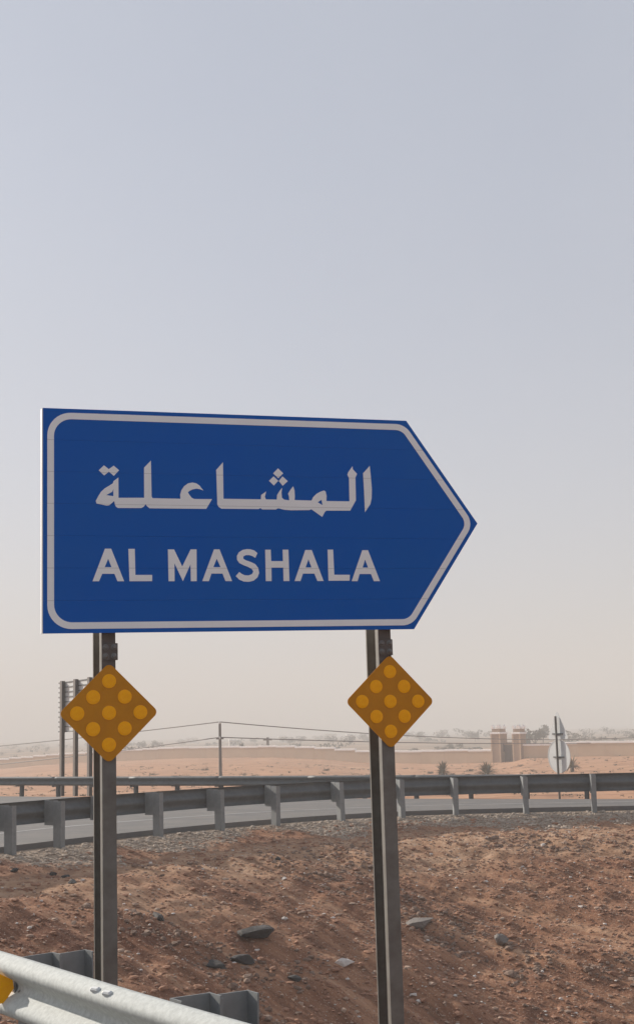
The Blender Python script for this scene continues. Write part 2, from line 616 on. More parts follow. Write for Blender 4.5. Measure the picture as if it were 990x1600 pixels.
# the carriageway the camera stands on
a0 = NA - ND * 14 - NN * 0.25
b0 = NB + ND * 30 - NN * 0.25
hw = MB()
q = [a0, b0, b0 - NN * 11, a0 - NN * 11]
hw.add([(p[0], p[1], 0.0) for p in q] + [(p[0], p[1], -0.3) for p in q], [(0, 1, 2, 3), (0, 4, 5, 1), (1, 5, 6, 2), (2, 6, 7, 3), (3, 7, 4, 0)])
tag(hw.build('highway_road', M['asphalt']), kind='structure')
hl = MB()
q = [a0 - NN * 1.3, b0 - NN * 1.3, b0 - NN * 1.45, a0 - NN * 1.45]
hl.add([(p[0], p[1], 0.004) for p in q], [(0, 1, 2, 3)])
tag(hl.build('highway_edge_line', M['paint']), kind='structure')

# low hills far off in the dust
hx = np.linspace(-2600, 3200, 160)
hy = np.linspace(3000, 4800, 24)
HX, HY = np.meshgrid(hx, hy)
prof = np.interp(hx, [-2600, -1400, -700, -300, 100, 400, 700, 3200], [30, 26, 20, 8, 6, 20, 27, 34])
crest = np.sin(np.clip((HY - 3000) / 1800, 0, 1) * math.pi)
HZ = -6 + crest * (prof[None, :] + 6 + 10 * fbm(HX * 0.003, HY * 0.002, 4, 77))
ix = np.arange(HX.size).reshape(HX.shape)
F = np.stack([ix[:-1, :-1], ix[:-1, 1:], ix[1:, 1:], ix[1:, :-1]], -1).reshape(-1, 4)
tag(link('hills', np_mesh('hills', np.stack([HX, HY, HZ], -1).reshape(-1, 3), F, M['ridge'], True)), kind='structure')

# ------------------------------------------------------------------ guardrails
def w_profile(th=0.0035):
    front = [(0.012, 0.156), (0.030, 0.152), (0.068, 0.128), (0.081, 0.108), (0.083, 0.095), (0.079, 0.078), (0.060, 0.058), (0.016, 0.026), (0.004, 0.012),
             (0.0, 0.0)]
    front = front + [(d, -z) for d, z in front[-2::-1]]
    back = []
    for i, (d, z) in enumerate(front):
        a = front[max(i - 1, 0)]
        b = front[min(i + 1, len(front) - 1)]
        tx, tz = b[0] - a[0], b[1] - a[1]
        l = math.hypot(tx, tz)
        back.append((d + tz / l * th, z - tx / l * th))
    return front + back[::-1]


WP = w_profile()


def sweep_beam(name, path, side, zc, mat, parent, origin, lift=0.0, hs_=1.0):
    """W-beam along a list of 2-D points; side = +1/-1 picks the traffic side normal"""
    path = [np.array(p) for p in path]
    V, Fc = [], []
    n = len(WP)
    for i, p in enumerate(path):
        d = path[min(i + 1, len(path) - 1)] - path[max(i - 1, 0)]
        d = d / np.linalg.norm(d)
        nn_ = np.array((-d[1], d[0])) * side
        for (a, z) in WP:
            q = p + nn_ * (a + lift)
            V.append((q[0] - origin[0], q[1] - origin[1], zc[i] + z * hs_ - origin[2]))
    for i in range(len(path) - 1):
        for k in range(n):
            j = (k + 1) % n
            Fc.append((i * n + k, i * n + j, (i + 1) * n + j, (i + 1) * n + k))
    Fc.append(tuple(range(n)))
    Fc.append(tuple(range((len(path) - 1) * n, len(path) * n)))
    mb = MB()
    mb.add(V, Fc)
    o = mb.build(name, mat, parent)
    for p_ in o.data.polygons:
        p_.use_smooth = len(p_.vertices) == 4
    return o


def channel_mesh(name, w, d, h, mat, web):
    """C-channel standing on z -h..0; w along the rail, d across; web = -1/+1: which end of the rail its flat web faces"""
    t = 0.009
    poly = [(-w / 2, -d / 2), (w / 2, -d / 2), (w / 2, -d / 2 + t), (-w / 2 + t, -d / 2 + t), (-w / 2 + t, d / 2 - t), (w / 2, d / 2 - t), (w / 2, d / 2), (-w / 2, d / 2)]
    if web > 0:
        poly = [(-a, b) for a, b in poly]
    return MB().prism(poly, -h, 0).mesh(name, mat)


def bolt_mesh(name, r, h, mat, n=8):
    mb = MB()
    mb.tube([(0, 0, 0), (0, 0, h * 0.6), (0, 0, h)], [r, r, r * 0.6], n)
    return mb.mesh(name, mat)


def densify(pts, k):
    """Catmull-Rom through points, k steps per span"""
    P = [2 * pts[0] - pts[1]] + list(pts) + [2 * pts[-1] - pts[-2]]
    out = []
    for i in range(1, len(P) - 2):
        for j in range(k):
            t = j / k
            out.append(0.5 * ((2 * P[i]) + (-P[i - 1] + P[i + 1]) * t + (2 * P[i - 1] - 5 * P[i] + 4 * P[i + 1] - P[i + 2]) * t * t + (-P[i - 1] + 3 * P[i] - 3 * P[i + 1] + P[i + 2]) * t ** 3))
    out.append(P[-2])
    return out


def guardrail(name, posts, side, top, mat, mat_beam, web, pd=0.15, pw=0.085, bd=0.20, span=2, tall=1.0, jitter=0.016):
    posts = [np.array(p, float) for p in posts]
    org = (posts[0][0], posts[0][1], top[0] - 0.9)
    root = empty(name, org)
    pm = channel_mesh(name + '_post', pw, pd, 1.55, mat, web)
    bm_ = channel_mesh(name + '_blockout', pw * 1.05, bd, 0.34 * tall, mat, web)
    bo = bolt_mesh(name + '_bolt', 0.016, 0.016, M['bolt'])
    k = 6
    line = densify(posts, k)
    off = pd / 2 + bd + 0.004
    for i, p in enumerate(posts):
        d = line[min(i * k + 1, len(line) - 1)] - line[max(i * k - 1, 0)]
        d = d / np.linalg.norm(d)
        n_ = np.array((-d[1], d[0])) * side
        rz = math.atan2(d[1], d[0]) + (0 if side > 0 else math.pi)
        wj = 1
        jz = random.uniform(-jitter, jitter)
        po = link('post', pm, root, (p[0] - org[0], p[1] - org[1], top[i] - 0.02 + jz - org[2]), (random.uniform(-.022, .022), random.uniform(-.022, .022), rz + random.uniform(-.05, .05)))
        q = (0, pd / 2 + bd / 2 + 0.001, 0.012)
        bk = link('blockout', bm_, po, q)
        link('bolt', bo, bk, (0.0, bd / 2 + 0.004, -0.17), (-math.pi / 2, 0, 0))
    zl = np.interp(np.arange(len(line)) / k, np.arange(len(posts)), top)
    for a in range(0, len(posts) - 1, span):
        i0, i1 = a * k, min((a + span) * k, len(line) - 1)
        pts = []
        for j in range(i0, i1 + 1):
            d = line[min(j + 1, len(line) - 1)] - line[max(j - 1, 0)]
            d = d / np.linalg.norm(d)
            pts.append(line[j] + np.array((-d[1], d[0])) * side * off)
        e = pts[-1] - pts[-2]
        if i1 < len(line) - 1:
            pts.append(pts[-1] + e / np.linalg.norm(e) * 0.16)      # lap over the next length
        zs_ = [zl[j] - 0.156 * tall for j in range(i0, i1 + 1)]
        zs_ += [zs_[-1]] * (len(pts) - len(zs_))
        sweep_beam('beam', pts, side, zs_, mat_beam, root, org, 0.005 * ((a // span) % 2), tall)
    return root


r1x = [-7.4, -6.3, -5.52, -4.87, -4.2, -3.33, -2.21, -1.06, 0.35, 1.77, 3.05, 4.67, 6.25, 7.85, 9.5, 11.2]
r1 = [(x, float(g1(x))) for x in r1x]
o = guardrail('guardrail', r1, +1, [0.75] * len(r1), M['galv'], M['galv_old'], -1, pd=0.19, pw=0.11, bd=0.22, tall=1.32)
tag(o, 'grey guardrail curving along the ramp behind the blue sign, its posts facing the camera', 'guardrail', 'steel guardrails')
r2x = list(np.arange(-15.5, 13.5, 1.52))
r2 = [(x, float(g2(x))) for x in r2x]
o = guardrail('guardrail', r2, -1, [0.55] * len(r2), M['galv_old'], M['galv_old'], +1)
tag(o, 'distant dark guardrail on the far side of the ramp, just in front of the sand', 'guardrail', 'steel guardrails')

# near rail: passes low across the bottom left corner
step = NB - NA
bend = np.array((0.05, 0.035))
nr = [NA - step * 3, NA - step * 2, NA - step, NA, NB, NB + step + bend, NB + step * 2 + bend * 3.5, NB + step * 3 + bend * 8]
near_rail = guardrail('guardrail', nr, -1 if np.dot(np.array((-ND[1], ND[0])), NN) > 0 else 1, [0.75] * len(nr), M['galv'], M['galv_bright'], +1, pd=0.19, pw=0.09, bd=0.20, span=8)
tag(near_rail, 'pale sunlit guardrail crossing the bottom left corner in the foreground', 'guardrail', 'steel guardrails')
no = near_rail.location
TN = -NN                                         # traffic side
off = 0.19 / 2 + 0.20 + 0.004


def on_near(t, d, z):
    """point on the near beam: t metres from post A along the rail, d proud of the valley, z from the beam's middle"""
    p = NA + ND * t + TN * (off + d)
    return Vector((p[0], p[1], 0.75 - 0.156 + z)) - no


rz_near = math.atan2(ND[1], ND[0])
lug = MB()
lug.bevel_box(-0.030, 0.030, -0.012, 0.012, -0.004, 0.014, 0.006)
lug_me = lug.mesh('splice_bolt', M['sign_back'])
for t, z in ((1.02, 0.128), (1.14, 0.128)):
    link('splice_bolt', lug_me, near_rail, on_near(t, 0.070, z + 0.002), (R(28), 0, rz_near + R(12)))
# amber delineator clipped into the valley
dl = MB()
dl.prism([(-0.055, -0.075), (0.005, -0.075), (0.055, -0.005), (0.048, 0.035), (-0.02, 0.072), (-0.055, 0.072)], -0.006, 0.006, 'y')
dob = dl.build('delineator', M['amber'], near_rail, on_near(-0.04, 0.075, 0.0), (0, 0, R(25)))
MB().box(0.056, 0.066, -0.012, 0.05, -0.03, 0.03).build('clip', M['bolt'], dob)

# ------------------------------------------------------------------ the blue direction sign
HB = 4.0
UU = Vector((0.9568142, 0.29054495, 0.00949796))
WW = Vector((-0.00327534, -0.02189589, 0.99975489))
NV = UU.cross(WW).normalized()
SO = Vector((-1.76853865, 8.6, 2.51938141))      # lower left corner of the board's face
rotm = Matrix((UU, -NV, WW)).transposed()
base = SO - WW * HB
sign = empty('direction_sign', base)
sign.rotation_euler = rotm.to_euler()
tag(sign, 'large blue arrow-shaped direction sign with white Arabic and Latin lettering on two steel posts', 'road sign')
BW, BH, TIP = 2.53, 1.475, (3.041, 0.7456)
outline = [(0, 0), (BW, 0), TIP, (BW, BH), (0, BH)]


def clip_band(poly, z0, z1):
    def cut(p, keep, z):
        out = []
        for i in range(len(p)):
            a, b = p[i], p[(i + 1) % len(p)]
            ka, kb = keep(a[1]), keep(b[1])
            if ka:
                out.append(a)
            if ka != kb:
                t = (z - a[1]) / (b[1] - a[1])
                out.append((a[0] + (b[0] - a[0]) * t, z))
        return out
    p = cut(poly, lambda v: v >= z0 - 1e-9, z0)
    return cut(p, lambda v: v <= z1 + 1e-9, z1)


def round_poly(pts, radii, n=8):
    out = []
    m = len(pts)
    for i in range(m):
        p0, p1, p2 = (Vector(pts[(i + k) % m]) for k in (-1, 0, 1))
        a, b = (p0 - p1).normalized(), (p2 - p1).normalized()
        ang = a.angle(b)
        r = radii[i]
        if r <= 0:
            out.append(tuple(p1))
            continue
        dist = r / math.tan(ang / 2)
        cdir = (a + b).normalized()
        cen = p1 + cdir * (r / math.sin(ang / 2))
        s_, e_ = p1 + a * dist - cen, p1 + b * dist - cen
        th0 = math.atan2(s_.y, s_.x)
        dth = math.atan2(e_.y, e_.x) - th0
        while dth > math.pi:
            dth -= 2 * math.pi
        while dth < -math.pi:
            dth += 2 * math.pi
        for k in range(n + 1):
            t = th0 + dth * k / n
            out.append((cen.x + r * math.cos(t), cen.y + r * math.sin(t)))
    return out


def inset(pts, d):
    out = []
    m = len(pts)
    for i in range(m):
        p0, p1, p2 = (Vector(pts[(i + k) % m]) for k in (-1, 0, 1))
        a, b = (p1 - p0).normalized(), (p2 - p1).normalized()
        na, nb = Vector((-a.y, a.x)), Vector((-b.y, b.x))
        bis = (na + nb).normalized()
        q = p1 + bis * (d / bis.dot(na))
        out.append((q.x, q.y))
    return out


board = MB().prism(inset(outline, 0.012), 0.010, 0.046, 'y').build('board', M['alu_edge'], sign, (0, 0, HB))
NPL = 7
ph = BH / NPL
for k in range(NPL):
    g = 0.0004
    band = clip_band(outline, k * ph + (g if k else 0), (k + 1) * ph - (g if k < NPL - 1 else 0))
    MB().prism(band, 0.0, 0.009, 'y').build('plank', M['blue'], board)
# bare aluminium edge trim down the left end and along the arrow's head
MB().box(-0.009, -0.001, 0.002, 0.066, 0.001, BH - 0.001).build('edge_trim', M['alu_edge'], board)
brd_o = round_poly(inset(outline, 0.027), [0.155, 0.13, 0.11, 0.13, 0.155], 10)
brd_i = round_poly(inset(outline, 0.070), [0.115, 0.09, 0.075, 0.09, 0.115], 10)
MB().prism(brd_o, -0.0022, -0.0006, 'y', [brd_i]).build('border', M['film'], board)
GLYPHS = [
  ('arabic', [[[0.3395,0.8632],[0.3549,0.8934],[0.3745,0.9258],[0.4004,0.9499],[0.4262,0.9654],[0.4521,0.9831],[0.4566,0.9983],[0.4891,1.0225],[0.4888,0.887],[0.6584,0.8899],[0.66,1.0932],[0.7063,1.1418],[0.7083,0.8994],[0.7145,0.8886],[0.9019,0.8874],[0.9003,0.9157],[0.9097,0.9463],[0.9278,0.9727],[0.9545,0.9929],[0.9853,0.9991],[1.0116,0.9939],[1.0334,0.9791],[1.0461,0.9618],[1.059,0.9468],[1.0328,0.9551],[1.0109,0.9578],[0.9844,0.952],[0.9621,0.9407],[0.9532,0.9318],[0.9617,0.9167],[0.9788,0.8952],[0.9962,0.8876],[1.1175,0.8888],[1.0763,0.8217],[0.6938,0.82],[0.6767,0.8341],[0.6675,0.8477],[0.655,0.8294],[0.6377,0.8205],[0.4833,0.819],[0.4707,0.8287],[0.4646,0.8437],[0.4607,0.8651],[0.4282,0.8367],[0.4111,0.8334],[0.3773,0.8402],[0.3456,0.8462]],[[0.4558,0.9467],[0.449,0.9272],[0.4081,0.9037],[0.4548,0.8972]]]),
  ('arabic', [[[0.36,1.0684],[0.3946,1.1022],[0.4261,1.0772],[0.4585,1.1015],[0.4942,1.0713],[0.4593,1.0327],[0.4271,1.06],[0.3955,1.0343]]]),
  ('arabic', [[[1.1488,1.0888],[1.1967,1.1425],[1.1957,0.8923],[1.4554,0.893],[1.4583,0.9231],[1.4937,0.948],[1.4838,0.9103],[1.4906,0.8932],[1.5671,0.8929],[1.5702,0.9253],[1.589,0.9544],[1.6068,0.9748],[1.6015,0.9413],[1.6038,0.9059],[1.6194,0.8937],[1.6557,0.889],[1.6541,0.9156],[1.6478,0.9355],[1.6667,0.9647],[1.6855,0.9873],[1.694,0.9608],[1.6953,0.9208],[1.6933,0.8918],[1.8138,0.8906],[1.8259,0.914],[1.8496,0.9368],[1.8776,0.9529],[1.906,0.9624],[1.9173,0.9537],[1.9226,0.9246],[1.9203,0.8888],[2.0877,0.8892],[2.0897,1.0534],[2.0787,1.0758],[2.0862,1.0962],[2.1177,1.1374],[2.1194,1.1172],[2.149,1.084],[2.1366,1.0566],[2.1347,0.8968],[2.0907,0.8241],[1.9186,0.8217],[1.9068,0.8126],[1.8874,0.7775],[1.8109,0.8299],[1.796,0.8235],[1.6632,0.8207],[1.6177,0.8236],[1.5816,0.8324],[1.5725,0.8323],[1.5587,0.8245],[1.4637,0.8236],[1.4504,0.8326],[1.4381,0.8257],[1.1809,0.8241],[1.1611,0.837],[1.1527,0.8544],[1.1501,1.0471]],[[1.8859,0.8972],[1.8577,0.8789],[1.8919,0.8593]]]),
  ('arabic', [[[1.5813,1.1096],[1.617,1.0758],[1.5811,1.0408],[1.5455,1.0743]]]),
  ('arabic', [[[1.5482,1.0535],[1.5807,1.023],[1.549,0.9901],[1.5148,1.0217]]]),
  ('arabic', [[[1.6119,1.0548],[1.6475,1.0221],[1.6117,0.9894],[1.5843,1.0218]]]),
  ('arabic', [[[2.1938,1.0895],[2.2447,1.1426],[2.2498,1.0703],[2.2544,0.98],[2.2502,0.9122],[2.2396,0.8714],[2.1981,0.8144],[2.1972,0.9564]]]),
  ('latin', [[[0.3977,0.5488],[0.4384,0.5491],[0.5216,0.3354],[0.4781,0.3353],[0.4585,0.384],[0.3795,0.3838],[0.3584,0.3352],[0.3163,0.3352]],[[0.4184,0.4823],[0.4399,0.4275],[0.3956,0.4273]]]),
  ('latin', [[[0.5511,0.5483],[0.5933,0.5487],[0.5957,0.3766],[0.7067,0.3768],[0.7059,0.3355],[0.5564,0.3354]]]),
  ('latin', [[[0.813,0.5466],[0.8544,0.5468],[0.9077,0.4331],[0.9658,0.5477],[1.006,0.548],[1.0039,0.3352],[0.9644,0.3352],[0.9637,0.448],[0.9109,0.3351],[0.8555,0.4549],[0.8553,0.3351],[0.8147,0.3351]]]),
  ('latin', [[[1.1244,0.5487],[1.1621,0.549],[1.2442,0.3355],[1.1989,0.3355],[1.1797,0.3858],[1.1044,0.3857],[1.0861,0.3353],[1.0412,0.3353]],[[1.1419,0.4858],[1.167,0.4288],[1.1181,0.4286]]]),
  ('latin', [[[1.4233,0.5247],[1.4008,0.5432],[1.3743,0.5504],[1.3514,0.5518],[1.3209,0.5464],[1.2939,0.5291],[1.2804,0.5051],[1.2814,0.479],[1.2961,0.4568],[1.3262,0.4421],[1.3563,0.431],[1.3826,0.4162],[1.3921,0.3997],[1.3819,0.3826],[1.3588,0.3736],[1.3323,0.375],[1.3096,0.3847],[1.2947,0.3973],[1.2699,0.3689],[1.2936,0.3452],[1.3237,0.3326],[1.3579,0.3304],[1.3922,0.3379],[1.4195,0.3603],[1.4317,0.3901],[1.4263,0.4238],[1.4063,0.4498],[1.3761,0.4646],[1.3421,0.4756],[1.3234,0.4867],[1.3252,0.5017],[1.3429,0.5107],[1.3657,0.5109],[1.3884,0.5043],[1.4072,0.4924]]]),
  ('latin', [[[1.4774,0.5484],[1.5161,0.5486],[1.5177,0.4708],[1.6003,0.4711],[1.5996,0.5492],[1.6401,0.5495],[1.6419,0.3353],[1.6005,0.3352],[1.6009,0.4267],[1.5183,0.4264],[1.5171,0.3352],[1.4768,0.3352]]]),
  ('latin', [[[1.7598,0.5478],[1.8052,0.5481],[1.8837,0.3355],[1.8399,0.3354],[1.8194,0.3861],[1.7384,0.3859],[1.7198,0.3354],[1.6783,0.3353]],[[1.7801,0.4846],[1.8004,0.4282],[1.7586,0.4281]]]),
  ('latin', [[[1.919,0.5514],[1.9586,0.5517],[1.9611,0.3779],[2.0732,0.3782],[2.0703,0.3373],[1.9188,0.3372]]]),
  ('latin', [[[2.1692,0.5488],[2.211,0.5492],[2.2909,0.3342],[2.2462,0.3341],[2.227,0.3836],[2.1442,0.3834],[2.1278,0.3341],[2.0852,0.334]],[[2.1878,0.4841],[2.2077,0.4279],[2.1676,0.4277]]]),
]

for kind_, loops in GLYPHS:
    MB().prism(loops[0], -0.0022, -0.0006, 'y', loops[1:]).build('letter', M['film'], board)


def lip_channel(w, y0, y1, near_lip, far_lip, t=0.008):
    """post section open to the left: front flange at y0, back flange at y1, web at the right, lips on the open side"""
    return [(-w / 2, y0), (w / 2, y0), (w / 2, y1), (-w / 2, y1), (-w / 2, y1 - far_lip), (-w / 2 + t, y1 - far_lip), (-w / 2 + t, y1 - t), (w / 2 - t, y1 - t),
            (w / 2 - t, y0 + t), (-w / 2 + t, y0 + t), (-w / 2 + t, y0 + near_lip), (-w / 2, y0 + near_lip)]


bolt_me = bolt_mesh('bolt', 0.014, 0.014, M['bolt'])
washer_me = bolt_mesh('washer', 0.021, 0.004, M['bolt'], 12)
for px_, zb, tw_ in ((0.430, -3.95, 0.085), (2.330, -4.6, 0.0)):
    po = MB().prism(lip_channel(0.092, 0.058, 0.325, 0.062, 0.018), HB + BH - 0.12, HB + zb, 'z').build('post', M['post_grey'], sign, (px_, 0, 0), (0, 0, tw_))
    up = MB().box(-0.045, 0.045, 0.0545, 0.0575, HB - 0.26, HB + 0.12).build('cover_strip', M['post_brown'], sign, (px_, 0, 0), (0, 0, tw_))
    pl = MB().bevel_box(-0.050, 0.054, 0.044, 0.054, HB - 0.175, HB - 0.065, 0.003).build('splice_plate', M['post_brown'], sign, (px_, 0, 0))
    for dx in (-0.026, 0.030):
        for dz in (-0.150, -0.092):
            b = link('bolt', bolt_me, pl, (dx, 0.040, HB + dz), (math.pi / 2, 0, 0))
            link('washer', washer_me, pl, (dx, 0.0435, HB + dz), (math.pi / 2, 0, 0))
    for zc in (0.25, 1.2):
        MB().bevel_box(-0.09, 0.09, 0.047, 0.0540, HB + zc - 0.04, HB + zc + 0.04, 0.004).build('bracket', M['galv_old'], sign, (px_, 0, 0))

# ------------------------------------------------------------------ two diamond object markers on the posts
side_l = 0.457
dia = [(0, -side_l / math.sqrt(2)), (side_l / math.sqrt(2), 0), (0, side_l / math.sqrt(2)), (-side_l / math.sqrt(2), 0)]
plate_me = MB().prism(round_poly(dia, [0.036] * 4, 6), 0.0, 0.004, 'y').mesh('plate', M['ochre'])
dm = MB()
rings = [(0.046, 0.0), (0.045, -0.004), (0.030, -0.0065)]
nd = 28
v, f_ = [], []
for r_, y_ in rings:
    for k in range(nd):
        t = 2 * math.pi * k / nd
        v.append((r_ * math.cos(t), y_, r_ * math.sin(t)))
for i in range(2):
    for k in range(nd):
        j = (k + 1) % nd
        f_.append((i * nd + k, i * nd + j, (i + 1) * nd + j, (i + 1) * nd + k))
f_.append(tuple(range(2 * nd, 3 * nd)))
f_.append(tuple(range(nd)))
dot_me = dm.add(v, f_).mesh('reflector', M['amber'])
for (lx, lz, tw, txt) in ((0.424, -0.514, 0.008, 'left'), (2.352, -0.492, 0.020, 'right')):
    wpos = SO + UU * lx + WW * lz - NV * 0.044
    mk = empty('object_marker', wpos)
    mk.rotation_euler = (rotm @ Matrix.Rotation(tw, 3, 'Y')).to_euler()
    tag(mk, 'ochre diamond marker plate with nine amber dots on the %s post of the blue sign' % ('left' if txt == 'left' else 'right'), 'road marker', 'diamond object markers')
    link('plate', plate_me, mk)
    for i in (-1, 0, 1):
        for j in (-1, 0, 1):
            a, b = i * 0.144, j * 0.144
            link('reflector', dot_me, mk, ((a - b) / math.sqrt(2), -0.0006, (a + b) / math.sqrt(2)))
    MB().box(-0.035, 0.035, 0.0045, 0.0135, -0.18, -0.14).build('bracket', M['bolt'], mk)
    MB().box(-0.035, 0.035, 0.0045, 0.0135, 0.14, 0.18).build('bracket', M['bolt'], mk)

# ------------------------------------------------------------------ sign seen from behind, beyond the left of the ramp
pL, pR = at(97.5, 1160, 56.5), at(140.5, 1160, 53.6)
pL.z = pR.z = 0
dv = (pR - pL)
ln = dv.length
dv.normalize()
gz0 = gz(pL.x, pL.y)
bb = empty('roadside_sign', (pL.x, pL.y, gz0 - 0.1), (0, 0, math.atan2(dv.y, dv.x)))
tag(bb, 'back of a large pale sign panel with horizontal ribs on three dark posts, left edge', 'road sign')
ztop = at(97.5, 1064, 56.5).z - (gz0 - 0.1)
zlow = at(97.5, 1147, 56.5).z - (gz0 - 0.1)
pm = MB().prism([(-.12, -.07), (.12, -.07), (.12, -.058), (.012, -.058), (.012, .058), (.12, .058), (.12, .07), (-.12, .07), (-.12, .058), (-.012, .058), (-.012, -.058), (-.12, -.058)], -0.6, ztop).mesh('post', M['post_brown'])
for k in range(3):
    link('post', pm, bb, (ln * k / 2, 0, 0))
nrib = 11
for k in range(nrib):
    z = zlow + 0.1 + (ztop - 0.06 - zlow - 0.1) * k / (nrib - 1)
    MB().box(-0.75, ln + 0.75, 0.075, 0.10, z - 0.022, z + 0.022).build('rib', M['galv_old'], bb)
for k in range(nrib - 1):
    z0 = zlow + 0.1 + (ztop - 0.06 - zlow - 0.1) * k / (nrib - 1)
    z1 = zlow + 0.1 + (ztop - 0.06 - zlow - 0.1) * (k + 1) / (nrib - 1)
    MB().box(-0.7, ln + 0.7, 0.102, 0.112, z0 + 0.002, z1 - 0.002).build('plank', M['sign_back'], bb)

# ------------------------------------------------------------------ round + triangular signs from behind, on one pole
c0 = at(870, 1182, 40.5)
rs = empty('road_sign', (c0.x, c0.y, gz(c0.x, c0.y) - 0.05), (0, 0, R(-58)))
tag(rs, 'round and triangular traffic signs seen from behind on one dark pole, right of the gate', 'road sign')
zc_ = c0.z - rs.location.z
MB().tube([(0, 0, -0.4), (0, 0, zc_ + 1.18)], 0.034, 10).build('pole', M['post_grey'], rs, (0, 0, 0), (0, 0, 0))
disc = [(0.475 * math.cos(2 * math.pi * k / 40), 0.475 * math.sin(2 * math.pi * k / 40)) for k in range(40)]
d_ = MB().prism(disc, 0.066, 0.073, 'y').build('round_plate', M['sign_back'], rs, (0, 0, zc_))
rim = [(0.49 * math.cos(2 * math.pi * k / 40), 0.49 * math.sin(2 * math.pi * k / 40)) for k in range(40)]
MB().prism(rim, 0.060, 0.079, 'y', [[(a * 0.955, b * 0.955) for a, b in rim]]).build('rim', M['sign_back'], d_)
tri = round_poly([(-0.46, 0.50), (0.46, 0.50), (0, 1.36)], [0.05] * 3, 5)
MB().prism(tri, 0.066, 0.073, 'y').build('triangle_plate', M['sign_back'], rs, (0, 0, zc_))
for z in (-0.02, 0.66):
    MB().box(-0.22, 0.22, 0.030, 0.065, zc_ + z - 0.02, zc_ + z + 0.02).build('bracket', M['galv_old'], rs)

# ------------------------------------------------------------------ perimeter wall and gate
YW = 170.0


WR = math.atan(-TAN_W)


def wall_pt(k):
    y = float(wall_y(k))
    return Vector((k * y, y, 0))


def wall_run(name, k0, k1, label):
    A, B = wall_pt(k0), wall_pt(k1)
    n = max(1, round((B - A).length / 4.0))
    oz = float(wall_top(k0)) - 1.9
    root = empty(name, (A.x, A.y, oz), (0, 0, WR))
    L = (B - A).length
    for k in range(n):
        a, b = L * k / n, L * (k + 1) / n
        m = A.lerp(B, (k + 0.5) / n)
        zt = float(wall_top(m.x / m.y)) + random.uniform(-.05, .05)
        MB().box(a + 0.01, b - 0.01, -0.11, 0.11, zt - 2.5 - oz, zt - 0.12 - oz).build('wall_panel', M['wall'], root)
        MB().bevel_box(a - 0.03, b + 0.02, -0.17, 0.17, zt - 0.118 - oz, zt + 0.13 - oz, 0.04).build('coping', M['white_trim'], root)
    tag(root, label, 'wall')


kb = lambda px: (px - 495) / 2100
wall_run('perimeter_wall', kb(-120), kb(757), 'long sand coloured boundary wall with white coping, left of the towered gate')
wall_run('perimeter_wall', kb(803), kb(1120), 'sand coloured boundary wall with white coping, right of the towered gate')


def tower(px0, px1, root):
    pc = wall_pt(kb((px0 + px1) / 2))
    w = (px1 - px0) / 2100 * pc.y / 1.50
    z_band = at(px0, 1147.5, pc.y).z
    z_top = at(px0, 1134, pc.y).z
    h = w / 2
    oz = root.location.z
    lx = (pc - Vector((root.location.x, root.location.y, 0))).length
    lx = lx if pc.x > root.location.x else -lx
    body = MB().box(-h, h, -h, h, -0.6, z_band - oz).build('tower', M['tower'], root, (lx, 0, 0))
    MB().bevel_box(-h - 0.12, h + 0.12, -h - 0.12, h + 0.12, z_band + 0.004 - oz, z_band + 0.22 - oz, 0.04).build('cornice', M['white_trim'], body)
    MB().box(-h * 0.86, h * 0.86, -h * 0.86, h * 0.86, z_band + 0.224 - oz, z_top - 0.42 - oz).build('parapet', M['tower'], body)
    for i in (-1, 1):
        for j in (-1, 1):
            MB().prism([(-0.17, 0), (0.17, 0), (0.17, 0.24), (0.0, 0.50), (-0.17, 0.24)], -0.17, 0.17, 'y').build('merlon', M['white_trim'], body, (i * h * 0.70, j * h * 0.70, z_top - 0.416 - oz))
    MB().box(h - 0.05, h + 0.02, -h * 0.2, h * 0.2, at(px0, 1175, pc.y).z - oz, at(px0, 1163, pc.y).z - oz).build('slit_window', M['slit'], body)
    for i in (-1, 1):
        MB().box(i * (h - 0.05) - 0.09, i * (h - 0.05) + 0.09, -h - 0.05, -h - 0.002, -0.6, z_band - 0.01 - oz).build('pilaster', M['wall'], body)
    return body


gm = (wall_pt(kb(766)) + wall_pt(kb(797))) / 2
gate = empty('gatehouse', (gm.x, gm.y, gz(gm.x, gm.y) - 0.1), (0, 0, WR))
tag(gate, 'gateway with two brown crenellated towers and white battlements in the boundary wall', 'gatehouse')
tower(753, 779, gate)
tower(786, 808, gate)
zg = at(780, 1163, gm.y).z - gate.location.z
half_w = (wall_pt(kb(797)) - wall_pt(kb(766))).length / 2
for k in range(2):
    a, b = -half_w + half_w * k, half_w * k
    lf = MB().box(a + 0.02, b - 0.02, 0.10, 0.18, -0.2, zg - 0.1).build('gate_leaf', M['gate'], gate)
    for q in range(3):
        MB().box(a + 0.06, b - 0.06, 0.06, 0.098, 0.1 + q * 0.6, 0.22 + q * 0.6).build('rail', M['gate'], lf)
MB().box(-half_w, half_w, 0.02, 0.30, zg - 0.09, zg + 0.2).build('lintel', M['tower'], gate)

